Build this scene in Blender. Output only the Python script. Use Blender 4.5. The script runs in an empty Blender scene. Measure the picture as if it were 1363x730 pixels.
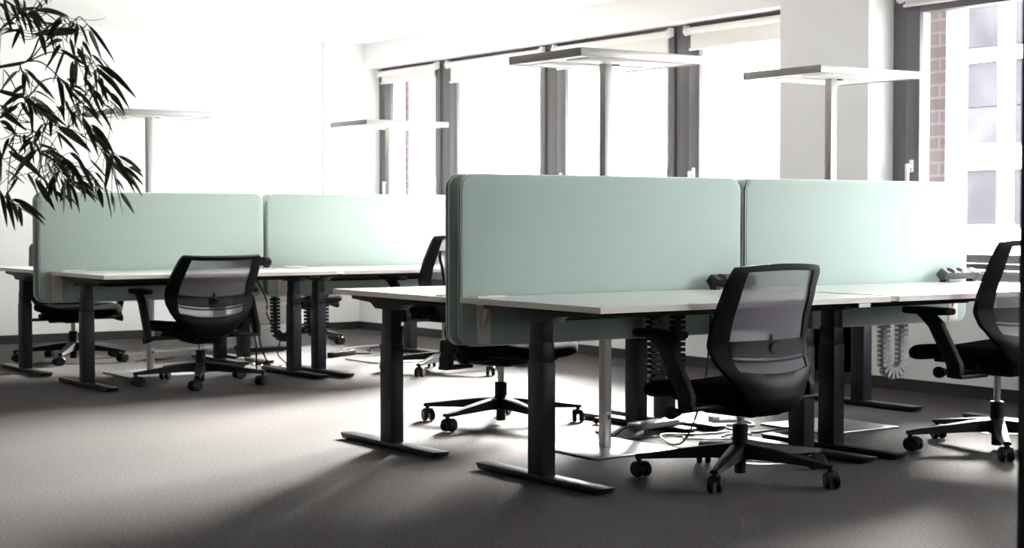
import bpy, bmesh, math, random
from mathutils import Vector, Matrix
random.seed(7)
PI = math.pi
scene = bpy.context.scene
COL = scene.collection
S = 1.245            # the picture shows everything this much wider than it is tall; chairs are built to those proportions

# ------------------------------------------------------------------ materials
def new_mat(name):
    m = bpy.data.materials.new(name); m.use_nodes = True
    nt = m.node_tree
    return m, nt, nt.nodes['Principled BSDF']
def pmat(name, col, rough=.5, metal=0., bump=0., bscale=200., var=0., vscale=8., spec=.5, sheen=0., coord='Object'):
    m, nt, b = new_mat(name)
    b.inputs['Base Color'].default_value = (*col, 1); b.inputs['Roughness'].default_value = rough
    b.inputs['Metallic'].default_value = metal; b.inputs['Specular IOR Level'].default_value = spec
    if sheen:
        b.inputs['Sheen Weight'].default_value = sheen; b.inputs['Sheen Roughness'].default_value = .4
    tc = nt.nodes.new('ShaderNodeTexCoord')
    if var:
        n = nt.nodes.new('ShaderNodeTexNoise'); n.inputs['Scale'].default_value = vscale; n.inputs['Detail'].default_value = 5
        nt.links.new(tc.outputs[coord], n.inputs['Vector'])
        r = nt.nodes.new('ShaderNodeMapRange')
        r.inputs['From Min'].default_value = .3; r.inputs['From Max'].default_value = .7
        r.inputs['To Min'].default_value = 1 - var; r.inputs['To Max'].default_value = 1 + var
        nt.links.new(n.outputs['Fac'], r.inputs['Value'])
        mx = nt.nodes.new('ShaderNodeVectorMath'); mx.operation = 'SCALE'
        mx.inputs[0].default_value = col
        nt.links.new(r.outputs['Result'], mx.inputs['Scale'])
        nt.links.new(mx.outputs['Vector'], b.inputs['Base Color'])
    if bump:
        n = nt.nodes.new('ShaderNodeTexNoise'); n.inputs['Scale'].default_value = bscale; n.inputs['Detail'].default_value = 3
        nt.links.new(tc.outputs[coord], n.inputs['Vector'])
        bp = nt.nodes.new('ShaderNodeBump'); bp.inputs['Strength'].default_value = bump; bp.inputs['Distance'].default_value = .004
        nt.links.new(n.outputs['Fac'], bp.inputs['Height']); nt.links.new(bp.outputs['Normal'], b.inputs['Normal'])
    return m
def see_through_mat(name, col, through):
    m, nt, b = new_mat(name)
    b.inputs['Base Color'].default_value = (*col, 1); b.inputs['Roughness'].default_value = .8
    t = nt.nodes.new('ShaderNodeBsdfTransparent'); mx = nt.nodes.new('ShaderNodeMixShader')
    mx.inputs[0].default_value = through
    nt.links.new(b.outputs[0], mx.inputs[1]); nt.links.new(t.outputs[0], mx.inputs[2])
    nt.links.new(mx.outputs[0], nt.nodes['Material Output'].inputs['Surface'])
    return m
def pane_mat():
    m, nt, b = new_mat('window_glass')
    nt.nodes.remove(b)
    t = nt.nodes.new('ShaderNodeBsdfTransparent'); t.inputs[0].default_value = (.97, .98, .98, 1)
    g = nt.nodes.new('ShaderNodeBsdfGlossy'); g.inputs['Roughness'].default_value = .02
    mx = nt.nodes.new('ShaderNodeMixShader'); mx.inputs[0].default_value = .04
    nt.links.new(t.outputs[0], mx.inputs[1]); nt.links.new(g.outputs[0], mx.inputs[2])
    nt.links.new(mx.outputs[0], nt.nodes['Material Output'].inputs['Surface'])
    return m
def carpet_mat():
    m, nt, b = new_mat('carpet')
    tc = nt.nodes.new('ShaderNodeTexCoord')
    n1 = nt.nodes.new('ShaderNodeTexNoise'); n1.inputs['Scale'].default_value = 190; n1.inputs['Detail'].default_value = 2
    n2 = nt.nodes.new('ShaderNodeTexNoise'); n2.inputs['Scale'].default_value = 75; n2.inputs['Detail'].default_value = 4
    for n in (n1, n2): nt.links.new(tc.outputs['Object'], n.inputs['Vector'])
    ad = nt.nodes.new('ShaderNodeMath'); ad.operation = 'ADD'
    nt.links.new(n1.outputs['Fac'], ad.inputs[0]); nt.links.new(n2.outputs['Fac'], ad.inputs[1])
    cr = nt.nodes.new('ShaderNodeValToRGB')
    cr.color_ramp.elements[0].position = .80; cr.color_ramp.elements[0].color = (.0010, .0008, .0007, 1)
    cr.color_ramp.elements[1].position = 1.2; cr.color_ramp.elements[1].color = (.048, .038, .0352, 1)
    mr = nt.nodes.new('ShaderNodeMath'); mr.operation = 'MULTIPLY'; mr.inputs[1].default_value = 1.0
    nt.links.new(ad.outputs[0], mr.inputs[0]); nt.links.new(mr.outputs[0], cr.inputs[0])
    e0 = cr.color_ramp.elements
    e0[0].position = .76; e0[1].position = .97
    sub = nt.nodes.new('ShaderNodeMath'); sub.operation = 'SUBTRACT'; sub.inputs[1].default_value = .14
    nt.links.new(mr.outputs[0], sub.inputs[0]); nt.links.new(sub.outputs[0], cr.inputs[0])
    nt.links.new(cr.outputs[0], b.inputs['Base Color'])
    b.inputs['Roughness'].default_value = .85; b.inputs['Specular IOR Level'].default_value = .2
    b.inputs['Sheen Weight'].default_value = .07; b.inputs['Sheen Roughness'].default_value = .45
    b.inputs['Sheen Tint'].default_value = (1, .93, .91, 1)
    bp = nt.nodes.new('ShaderNodeBump'); bp.inputs['Strength'].default_value = .35; bp.inputs['Distance'].default_value = .002
    nt.links.new(n1.outputs['Fac'], bp.inputs['Height']); nt.links.new(bp.outputs[0], b.inputs['Normal'])
    return m
def brick_mat(name, a, c, mortar, scale=1.0):
    m, nt, b = new_mat(name)
    tc = nt.nodes.new('ShaderNodeTexCoord'); br = nt.nodes.new('ShaderNodeTexBrick')
    mp = nt.nodes.new('ShaderNodeCombineXYZ'); sp = nt.nodes.new('ShaderNodeSeparateXYZ')
    nt.links.new(tc.outputs['Object'], sp.inputs[0])
    ad = nt.nodes.new('ShaderNodeMath'); ad.operation = 'ADD'
    nt.links.new(sp.outputs[0], ad.inputs[0]); nt.links.new(sp.outputs[1], ad.inputs[1])
    nt.links.new(ad.outputs[0], mp.inputs[0]); nt.links.new(sp.outputs[2], mp.inputs[1])
    nt.links.new(mp.outputs[0], br.inputs['Vector'])
    br.inputs['Color1'].default_value = (*a, 1); br.inputs['Color2'].default_value = (*c, 1); br.inputs['Mortar'].default_value = (*mortar, 1)
    br.inputs['Scale'].default_value = scale; br.inputs['Mortar Size'].default_value = .008
    br.inputs['Brick Width'].default_value = .26; br.inputs['Row Height'].default_value = .085
    nt.links.new(br.outputs['Color'], b.inputs['Base Color']); b.inputs['Roughness'].default_value = .9
    return m
def fabric_mat(name, col):
    m, nt, b = new_mat(name)
    tc = nt.nodes.new('ShaderNodeTexCoord')
    v = nt.nodes.new('ShaderNodeTexNoise'); v.inputs['Scale'].default_value = 420; v.inputs['Detail'].default_value = 1
    nt.links.new(tc.outputs['Object'], v.inputs['Vector'])
    r = nt.nodes.new('ShaderNodeMapRange'); r.inputs['To Min'].default_value = .93; r.inputs['To Max'].default_value = 1.07
    nt.links.new(v.outputs['Fac'], r.inputs['Value'])
    mx = nt.nodes.new('ShaderNodeVectorMath'); mx.operation = 'SCALE'; mx.inputs[0].default_value = col
    nt.links.new(r.outputs['Result'], mx.inputs['Scale']); nt.links.new(mx.outputs['Vector'], b.inputs['Base Color'])
    b.inputs['Roughness'].default_value = .95; b.inputs['Sheen Weight'].default_value = .04; b.inputs['Specular IOR Level'].default_value = .2
    bp = nt.nodes.new('ShaderNodeBump'); bp.inputs['Strength'].default_value = .15; bp.inputs['Distance'].default_value = .002
    nt.links.new(v.outputs['Fac'], bp.inputs['Height']); nt.links.new(bp.outputs[0], b.inputs['Normal'])
    return m

M = {}
M['carpet'] = carpet_mat()
M['wall'] = pmat('white_wall_paint', (.86, .85, .845), .9, bump=.05, bscale=90)
M['ceiling'] = pmat('ceiling_paint', (.88, .87, .865), .95)
M['baseboard'] = pmat('dark_baseboard', (.022, .022, .024), .55)
M['frame'] = pmat('anthracite_window_frame', (.115, .11, .115), .45)
M['sash'] = pmat('grey_window_sash', (.13, .125, .13), .35)
M['sky_lit'] = pmat('painted_sky_light', (.50, .50, .57), .35)  # sky light on the sash sides, put into the colour
M['gasket'] = pmat('rubber_gasket', (.008, .008, .009), .7)
M['glass'] = pane_mat()
M['sill'] = pmat('window_sill_white', (.8, .8, .79), .4)
M['blind'] = pmat('blind_fabric', (.82, .79, .76), .85, bump=.08, bscale=300)
M['white_plastic'] = pmat('white_plastic', (.8, .8, .8), .35)
M['mint'] = fabric_mat('mint_felt', (.455, .553, .508))
M['piping'] = pmat('dark_green_band', (.012, .018, .015), .6)
M['seam'] = fabric_mat('pale_seam', (.78, .82, .78))
M['bracket'] = pmat('beige_metal', (.88, .80, .71), .45)
M['top'] = pmat('desk_laminate', (.85, .845, .825), .27, spec=.6, var=.01)
M['edge'] = pmat('desk_edge_band', (.86, .78, .71), .5, var=.03, vscale=20)
M['steel'] = pmat('anthracite_steel', (.018, .0205, .025), .45, spec=.3, bump=.03, bscale=400)
M['steel2'] = pmat('anthracite_steel_foot', (.018, .020, .023), .33, spec=.45)
M['alu'] = pmat('brushed_aluminium', (.44, .415, .40), .45, metal=.85, bump=.03, bscale=150)
M['alu_base'] = pmat('satin_base_plate', (.62, .61, .60), .3, metal=.8)
M['diffuser'] = pmat('white_diffuser', (.85, .85, .85), .4)
M['black'] = pmat('black_plastic', (.007, .007, .0075), .48, spec=.22)
M['black_soft'] = pmat('black_soft_plastic', (.006, .006, .006), .65, spec=.15)
M['seatfab'] = pmat('black_seat_fabric', (.007, .007, .008), .95, spec=.05, bump=.2, bscale=500)
M['chrome'] = pmat('grey_gas_rod', (.5, .48, .46), .25, metal=.9)
M['mesh'] = see_through_mat('chair_mesh', (.24, .215, .25), .33)
M['lumbar'] = see_through_mat('lumbar_plastic', (.022, .021, .025), .22)
M['rubber'] = pmat('caster_rubber', (.008, .008, .010), .45, spec=.3)
M['grey_spine'] = pmat('grey_cable_spine', (.42, .42, .44), .4)
M['socket'] = pmat('power_module_body', (.05, .052, .055), .4)
M['pale_face'] = pmat('socket_face', (.45, .45, .48), .35)
M['cabinet'] = pmat('light_grey_cabinet', (.55, .55, .54), .5)
M['red'] = pmat('red_plastic', (.55, .02, .015), .4)
M['leaf'] = pmat('ficus_leaf', (.045, .068, .028), .55, var=.35, vscale=9)
M['twig'] = pmat('ficus_twig', (.10, .055, .035), .8)
M['bark'] = pmat('ficus_bark', (.12, .09, .07), .9, bump=.4, bscale=40)
M['soil'] = pmat('potting_soil', (.03, .02, .015), 1, bump=.6, bscale=60)
M['pot'] = pmat('plant_pot', (.3, .3, .3), .5)
M['brick'] = brick_mat('outside_brick', (.31, .235, .23), (.37, .29, .285), (.43, .40, .395))
M['render'] = pmat('pale_facade', (.75, .73, .71), .9)
M['facade_glass'] = pmat('facade_pane', (.058, .054, .059), .9, spec=.1, var=.3, vscale=1.2)
M['facade_low'] = pmat('facade_spandrel', (.068, .066, .071), .9, spec=.1, var=.25, vscale=2.5)
M['pavement'] = pmat('pavement', (.45, .44, .43), .9, var=.1, vscale=2)
M['branch'] = pmat('bare_branch', (.075, .052, .050), .9)
M['rail'] = pmat('balcony_rail', (.05, .055, .065), .6)
M['post_black'] = pmat('black_post_lacquer', (.006, .006, .007), .6)
M['label'] = pmat('label_white', (.8, .8, .8), .5)
M['blue'] = pmat('label_blue', (.03, .05, .2), .5)

# ------------------------------------------------------------------ mesh building
class MB:
    def __init__(s): s.bm = bmesh.new(); s.mats = []; s.cur = 0
    def mat(s, m):
        if m not in s.mats: s.mats.append(m)
        s.cur = s.mats.index(m); return s
    def _done(s, geom_faces):
        for f in geom_faces: f.material_index = s.cur
    def box(s, x0, x1, y0, y1, z0, z1, bev=0., seg=2, mtx=None):
        r = bmesh.ops.create_cube(s.bm, size=1.)
        vs = r['verts']
        for v in vs:
            v.co = Vector((x0 + (v.co.x + .5) * (x1 - x0), y0 + (v.co.y + .5) * (y1 - y0), z0 + (v.co.z + .5) * (z1 - z0)))
        if mtx: bmesh.ops.transform(s.bm, matrix=mtx, verts=vs)
        fs = list({f for v in vs for f in v.link_faces})
        s._done(fs)
        if bev:
            es = list({e for v in vs for e in v.link_edges})
            rr = bmesh.ops.bevel(s.bm, geom=es, offset=bev, segments=seg, profile=.5, affect='EDGES')
            s._done(rr['faces'])
        return s
    def prism(s, pts, h0, h1, axis='z', bev=0.):
        """polygon pts (2-D) extruded along axis; for 'y' pts are (x,z), for 'x' pts are (y,z)"""
        def P(a, b, h): return {'z': (a, b, h), 'y': (a, h, b), 'x': (h, a, b)}[axis]
        lo = [s.bm.verts.new(P(a, b, h0)) for a, b in pts]; hi = [s.bm.verts.new(P(a, b, h1)) for a, b in pts]
        n = len(pts); fs = [s.bm.faces.new(lo[::-1]), s.bm.faces.new(hi)]
        for i in range(n): fs.append(s.bm.faces.new((lo[i], lo[(i + 1) % n], hi[(i + 1) % n], hi[i])))
        s._done(fs)
        bmesh.ops.recalc_face_normals(s.bm, faces=fs)
        if bev:
            es = list({e for f in fs for e in f.edges})
            rr = bmesh.ops.bevel(s.bm, geom=es, offset=bev, segments=2, profile=.5, affect='EDGES'); s._done(rr['faces'])
        return s
    def lathe(s, prof, n=24, c=(0, 0, 0), mtx=None, caps=True):
        rings = []; allv = []
        for r, z in prof:
            ring = [s.bm.verts.new((c[0] + r * math.cos(2 * PI * i / n), c[1] + r * math.sin(2 * PI * i / n), c[2] + z)) for i in range(n)]
            rings.append(ring); allv += ring
        fs = []
        for a, b in zip(rings, rings[1:]):
            for i in range(n): fs.append(s.bm.faces.new((a[i], a[(i + 1) % n], b[(i + 1) % n], b[i])))
        if caps:
            fs.append(s.bm.faces.new(rings[0][::-1])); fs.append(s.bm.faces.new(rings[-1]))
        bmesh.ops.recalc_face_normals(s.bm, faces=fs)
        s._done(fs)
        if mtx: bmesh.ops.transform(s.bm, matrix=mtx, verts=allv)
        return s
    def tube(s, pts, r, n=8, taper=None):
        pts = [Vector(p) for p in pts]; rings = []
        up = Vector((0, 0, 1))
        for i, p in enumerate(pts):
            t = (pts[min(i + 1, len(pts) - 1)] - pts[max(i - 1, 0)])
            if t.length < 1e-9: t = Vector((0, 0, 1))
            t.normalize()
            a = t.cross(up)
            if a.length < .05: a = t.cross(Vector((0, 1, 0)))
            a.normalize(); b = t.cross(a)
            rr = r if taper is None else r + (taper - r) * i / max(1, len(pts) - 1)
            rings.append([s.bm.verts.new(p + a * (rr * math.cos(2 * PI * k / n)) + b * (rr * math.sin(2 * PI * k / n))) for k in range(n)])
        fs = []
        for A, B in zip(rings, rings[1:]):
            for k in range(n): fs.append(s.bm.faces.new((A[k], A[(k + 1) % n], B[(k + 1) % n], B[k])))
        fs.append(s.bm.faces.new(rings[0][::-1])); fs.append(s.bm.faces.new(rings[-1]))
        bmesh.ops.recalc_face_normals(s.bm, faces=fs)
        s._done(fs); return s
    def grid(s, rows, closed=False):
        """rows of points -> quads"""
        V = [[s.bm.verts.new(p) for p in r] for r in rows]; fs = []
        for a, b in zip(V, V[1:]):
            m = len(a)
            for i in range(m if closed else m - 1):
                fs.append(s.bm.faces.new((a[i], a[(i + 1) % m], b[(i + 1) % m], b[i])))
        s._done(fs); return V
    def stretch(s, sx, sy, sz=1.):
        for v in s.bm.verts: v.co = Vector((v.co.x * sx, v.co.y * sy, v.co.z * sz))
        return s
    def build(s, name, mat=None, parent=None, smooth=True, angle=29, loc=None):
        me = bpy.data.meshes.new(name)
        s.bm.to_mesh(me); s.bm.free()
        if mat is not None and not s.mats: s.mats = [mat]
        for m in s.mats: me.materials.append(m)
        if smooth:
            me.polygons.foreach_set('use_smooth', [True] * len(me.polygons))
            me.set_sharp_from_angle(angle=math.radians(angle))
        o = bpy.data.objects.new(name, me); COL.objects.link(o)
        if parent: o.parent = parent
        if loc: o.location = loc
        return o
def start(m): b = MB(); b.mat(m); return b
def thing(name, label, cat, loc=(0, 0, 0), rz=0., group=None):
    o = bpy.data.objects.new(name, None); COL.objects.link(o); o.empty_display_size = .1
    o.location = loc; o.rotation_euler = (0, 0, rz)
    return tag(o, label, cat, group)
def tag(o, label, cat, group=None):
    o['label'] = label; o['category'] = cat
    if group: o['group'] = group
    return o
def struct(o, label=None, cat=None):
    o['kind'] = 'structure'
    if label: o['label'] = label
    if cat: o['category'] = cat
    return o
def kids(o): return list(o.children)
def copy_tree(o, label=None, loc=None, rz=None, parent=None):
    c = o.copy(); COL.objects.link(c)
    if parent is not None: c.parent = parent
    if label: c['label'] = label
    if loc is not None: c.location = loc
    if rz is not None: c.rotation_euler = (0, 0, rz)
    for ch in kids(o): copy_tree(ch, parent=c)
    return c
def spline(pts, n=8):
    P = [Vector(p) for p in pts]; out = []
    for i in range(len(P) - 1):
        p0 = P[max(i - 1, 0)]; p1 = P[i]; p2 = P[i + 1]; p3 = P[min(i + 2, len(P) - 1)]
        for k in range(n):
            t = k / n
            out.append(.5 * ((2 * p1) + (p2 - p0) * t + (2 * p0 - 5 * p1 + 4 * p2 - p3) * t * t + (3 * p1 - p0 - 3 * p2 + p3) * t ** 3))
    out.append(P[-1]); return out
def lerp_table(tab, x):
    for (a, va), (b, vb) in zip(tab, tab[1:]):
        if x <= b:
            t = (x - a) / (b - a); t = t * t * (3 - 2 * t) * .5 + t * .5
            return va + (vb - va) * t
    return tab[-1][1]

# ------------------------------------------------------------------ camera
CAM = Vector((-3.9083, -5.0426, 1.0903)); YAW = 55.4195; PITCH = 1.9825; FPX = 2202.25
cd = bpy.data.cameras.new('camera'); cam = bpy.data.objects.new('camera', cd); COL.objects.link(cam)
cam.location = CAM; cam.rotation_euler = (math.radians(90 - PITCH), 0, math.radians(YAW - 90))
cd.sensor_width = 36; cd.lens = FPX * 36 / 1363; cd.clip_end = 400; cd.clip_start = .05
cd.dof.use_dof = True; cd.dof.focus_distance = 6.4; cd.dof.aperture_fstop = 7.0
scene.camera = cam
_a = math.radians(YAW); _t = math.radians(PITCH)
_F = Vector((math.cos(_a) * math.cos(_t), math.sin(_a) * math.cos(_t), -math.sin(_t)))
_R = Vector((math.sin(_a), -math.cos(_a), 0)); _U = _R.cross(_F)
def at(u, v, d):
    """the place d metres in front of the lens seen at photo point (u, v); used to lay out the plant's twigs"""
    return CAM + (_F + _R * ((u - 681.5) / FPX) - _U * ((v - 365) / FPX)) * d

# ------------------------------------------------------------------ room
XW = 4.0; XF = 4.23; YB = 9.05; ZC = 2.76; ZH = 2.53; ZS = .745; XL = -6.5; YN = -8.5
struct(start(M['carpet']).box(XL - .2, XF + .1, YN - .2, YB + .2, -.2, 0).build('floor'))
struct(start(M['ceiling']).box(XL - .2, XF + .3, YN - .2, YB + .2, ZC, ZC + .2).build('ceiling'))
struct(start(M['wall']).box(XL, XF + .3, YB, YB + .2, 0, ZC).box(3.61, 3.93, YB - .035, YB, 0, ZC).build('wall_back', smooth=False))
struct(start(M['wall']).box(XL - .2, XL, YN, YB, 0, ZC).build('wall_left'))
struct(start(M['wall']).box(XL, XF + .3, YN - .2, YN, 0, ZC).build('wall_front'))
w = start(M['wall'])
w.box(XW, XF + .12, YN, YB, 0, ZS)                     # parapet
w.box(XW + .05, XF + .12, YN, YB, ZH, ZC)              # lintel band
w.box(XW, XF + .33, 2.41, 3.22, 0, ZC)                 # white column between the windows
w.box(XW, XF + .33, YN, -5.52, 0, ZC)                   # blank stretch of wall
struct(w.build('wall_right', smooth=False))
struct(start(M['baseboard']).box(XL, 3.6, YB - .015, YB - .0005, 0, .075).box(3.6, 3.94, YB - .05, YB - .036, 0, .075).box(3.93, 3.999, YB - .015, YB - .0005, 0, .075).build('baseboard_back', smooth=False))
struct(start(M['baseboard']).box(XW - .015, XW - .0005, YN, YB - .02, 0, .075).build('baseboard_right'))
struct(start(M['sill']).box(XW - .03, XF + .02, 3.23, YB - .002, ZS, ZS + .025, .004).build('trim_1'))
struct(start(M['sill']).box(XW - .03, XF + .02, -5.51, 2.40, ZS, ZS + .025, .004).build('trim_2'))
struct(start(M['post_black']).box(-1.86, -1.79, -3.50, -3.42, 0, ZC, .003).build('black_post'))  # narrow black post, added for a dark edge strip of unknown origin

def window(idx, y0, y1):
    """y0 = end near the photographer, y1 = far end"""
    zb = ZS + .025; zt = ZH
    f = start(M['frame'])
    f.box(XF, XF + .1, y1 - .115, y1, zb, zt, .003)          # mullion half on the far side
    f.box(XF, XF + .1, y0, y0 + .03, zb, zt, .003)
    f.box(XF + .01, XF + .1, y0 + .03, y1 - .115, zb, zb + .03)
    f.box(XF + .01, XF + .1, y0 + .03, y1 - .115, zt - .05, zt)
    fo = struct(f.build('window_%d' % idx))
    a, b = y0 + .052, y1 - .125
    s = start(M['sash'])
    s.box(XF - .012, XF + .09, a, a + .085, zb + .035, zt - .055, .004)
    s.box(XF - .012, XF + .09, b - .115, b, zb + .035, zt - .055, .004)
    s.box(XF - .010, XF + .09, a + .085, b - .115, zb + .035, zb + .090, .004)
    s.box(XF - .010, XF + .09, a + .085, b - .115, zt - .14, zt - .055, .004)
    s.build('window_sash', None, fo)
    q = start(M['sky_lit'])  # thin strips painted pale lavender for the sky-lit inner sides of the sash
    q.box(XF + .020, XF + .071, b - .1165, b - .1150, zb + .11, zt - .14); q.box(XF + .020, XF + .071, a + .085, a + .0865, zb + .11, zt - .14)
    q.build('sky_lit_strip', None, fo)
    g = start(M['gasket'])
    g.box(XF + .015, XF + .08, y0 + .03, a, zb + .03, zt - .05)
    g.box(XF + .015, XF + .08, b, y1 - .115, zb + .03, zt - .05)
    g.build('window_gasket', None, fo)
    start(M['glass']).box(XF + .072, XF + .078, a + .08, b - .11, zb + .10, zt - .135).build('window_glass', None, fo)
    h = start(M['white_plastic'])
    hy = b - .06
    h.box(XF - .026, XF - .012, hy - .016, hy + .016, 1.375, 1.455, .006)
    h.box(XF - .065, XF - .02, hy - .010, hy + .010, 1.405, 1.425, .004)
    h.box(XF - .068, XF - .050, hy - .013, hy + .013, 1.28, 1.43, .006)
    h.build('window_handle', None, fo)
    return fo
MUL = [9.215, 7.815, 6.16, 4.49, 2.83, 1.17, -.49, -2.15]
ends = [(7.815, 9.05), (6.16, 7.815), (4.49, 6.16), (3.09, 4.49), (1.17, 2.42), (-.49, 1.17), (-2.15, -.49), (-3.81, -2.15), (-5.47, -3.81)]  # last two are out of view, added for more daylight on the near side
for i, (a, b) in enumerate(ends): window(i + 1, a + .05, b + .05 if i not in (0, 4) else b)

def blind(y0, y1, zroll, zbot, label):
    t = thing('roller_blind', label, 'blind', (XF - .045, (y0 + y1) / 2, zroll), group='roller blinds above the windows')
    h = (y1 - y0) / 2
    rot = Matrix.Rotation(PI / 2, 4, 'X')
    start(M['blind']).lathe([(.026, -h + .03), (.026, h - .03)], 20, mtx=rot).build('roller_tube', None, t)
    start(M['blind']).box(.012, .0135, -h + .045, h - .045, zbot - zroll, .0).build('blind_fabric', None, t)
    start(M['white_plastic']).lathe([(.002, -h + .03), (.011, -h + .035), (.011, h - .035), (.002, h - .03)], 12, c=(0, 0, 0), mtx=Matrix.Translation((.0125, 0, zbot - zroll)) @ rot).build('bottom_bar', None, t)
    for sgn in (-1, 1):
        b = start(M['white_plastic'])
        b.lathe([(.030, 0), (.034, .004), (.034, .022), (.026, .028)], 20, mtx=Matrix.Translation((0, sgn * (h - .028), 0)) @ Matrix.Rotation(-sgn * PI / 2, 4, 'X'))
        b.box(-.012, .033, sgn * h - .012, sgn * h + .012, -.02, .045, .003)
        b.build('end_bracket', None, t)
    c = start(M['white_plastic'])
    ys = -h + .02
    c.tube([(-.028, ys, -.01), (-.028, ys, -1.0), (-.022, ys, -1.03), (-.006, ys, -1.03), (0, ys, -1.0), (0.0, ys, -.03)], .0022, 6)
    c.build('bead_chain', None, t)
    return t
blind(7.93, 8.99, 2.475, 2.385, 'short white roller blind at the window beside the back wall')
blind(6.26, 7.74, 2.47, 2.315, 'white roller blind on the second window from the back wall')
blind(4.60, 6.09, 2.47, 2.315, 'white roller blind behind the floor lamp nearest the photographer')
blind(3.25, 4.42, 2.47, 2.335, 'white roller blind on the window touching the white column')
blind(1.30, 2.33, 2.49, 2.440, 'white roller blind rolled nearly shut on the window right of the white column')

# ------------------------------------------------------------------ outside
struct(start(M['pavement']).box(4.6, 60, -25, 45, -4.2, -4.0).build('pavement'))
for nm, (y0, y1), lab in (('brick_pier', (2.27, 2.9), 'pinkish brick pier outside the window right of the white column'), ('brick_pier', (9.0, 9.7), 'pale brick pier outside the window next to the back wall')):
    o = start(M['brick']).box(XF + .34 if y0 < 5 else XF + .31, XF + .56, y0, y1, ZS - .049, ZH + .019).build(nm)
    bmesh_o = o
    tag(o, lab, 'brick pier')
ob = start(M['brick']).box(XF + .31, XF + .56, -9, 10, ZH + .02, 3.6).box(XF + .31, XF + .56, -9, 10, -4, ZS - .05)
struct(ob.build('wall_exterior', smooth=False))
def facade():
    t = thing('office_building', 'pale building across the street with a grid of white window frames', 'building', (16, 8, -4))
    w = start(M['render'])
    w.box(.25, 6, -14, 10.5, 0, 9.2)
    w.build('facade_wall', None, t)
    start(M['render']).box(.25, 6, -22, 1.2, 9.2, 15).build('sun_block', None, t)  # unseen tall block, added to keep direct sun out of the near windows
    g = start(M['render'])
    for i in range(9):
        yc = 3.07 + (i - 6) * 1.25
        g.box(.1, .3, yc - .15, yc + .15, 0, 9.2)
    for zb, zt in ((1.0, 1.9), (4.75, 4.98), (5.80, 6.14), (7.42, 7.62), (8.86, 9.2)):
        g.box(.08, .3, -13, 6.2, zb, zt)
    g.build('facade_grid', None, t)
    rows = ((2.0, 4.7), (5.0, 5.78), (6.2, 7.4), (7.65, 8.85))
    for r, (za, zb) in enumerate(rows):
        for i in range(1, 8):
            yc = 3.07 + (i - 6) * 1.25 + .625
            o = start(M['facade_glass']).box(.12, .2, yc - .47, yc + .47, za + (.55 if r == 2 else 0), zb).build('facade_window', None, t)
            if r == 2: start(M['facade_low']).box(.12, .2, yc - .47, yc + .47, za, za + .53).build('spandrel', None, o)
    return t
facade()
bal = start(M['rail']).box(14.6, 14.7, 2, 11.8, .93, .99).box(14.6, 14.7, 2.0, 2.1, -4, .95).box(14.6, 14.7, 9.0, 9.1, -4, .95).box(14.6, 14.7, 11.7, 11.8, -4, .95)
bal.mat(M['render']).box(14.62, 14.68, 2.1, 11.7, -3.2, .9)
tag(bal.build('boundary_fence', smooth=False), 'low pale wall with a blue-grey rail outside the right window', 'fence')
def bare_tree(x, y, h, n, seed, label, name='bare_tree'):
    rnd = random.Random(seed)
    t = thing(name, label, 'tree', (x, y, -4.0), group='bare trees outside the windows')
    tr = start(M['branch']); tr.tube([(0, 0, 0), (.05, 0, h * .3), (0, .06, h * .6)], .09, 8, .05); tr.build('trunk', None, t)
    b = start(M['branch'])
    def grow(p, d, L, r, k):
        pts = [p]; q = p.copy(); dd = d.copy()
        for _ in range(4):
            dd = (dd + Vector((rnd.uniform(-.25, .25), rnd.uniform(-.25, .25), rnd.uniform(-.12, .18)))).normalized()
            q = q + dd * (L / 4); pts.append(q.copy())
        b.tube(pts, r, 5, r * .45)
        if k:
            for _ in range(3):
                i = rnd.randint(1, 4)
                grow(pts[i], (dd + Vector((rnd.uniform(-.9, .9), rnd.uniform(-.9, .9), rnd.uniform(-.4, .6)))).normalized(), L * .62, r * .5, k - 1)
    for i in range(n):
        z = h * (.25 + .35 * i / n); a = rnd.uniform(0, 2 * PI)
        grow(Vector((.03, .03, z)), Vector((math.cos(a), math.sin(a), .55)).normalized(), h * .3, .035, 3)
    b.build('branches', None, t)
bare_tree(11.3, 7.6, 5.2, 10, 3, 'reddish bare tree outside low in the window right of the column')
bare_tree(13.2, 14.6, 6.4, 10, 5, 'faint bare tree outside the window left of the white column')

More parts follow.
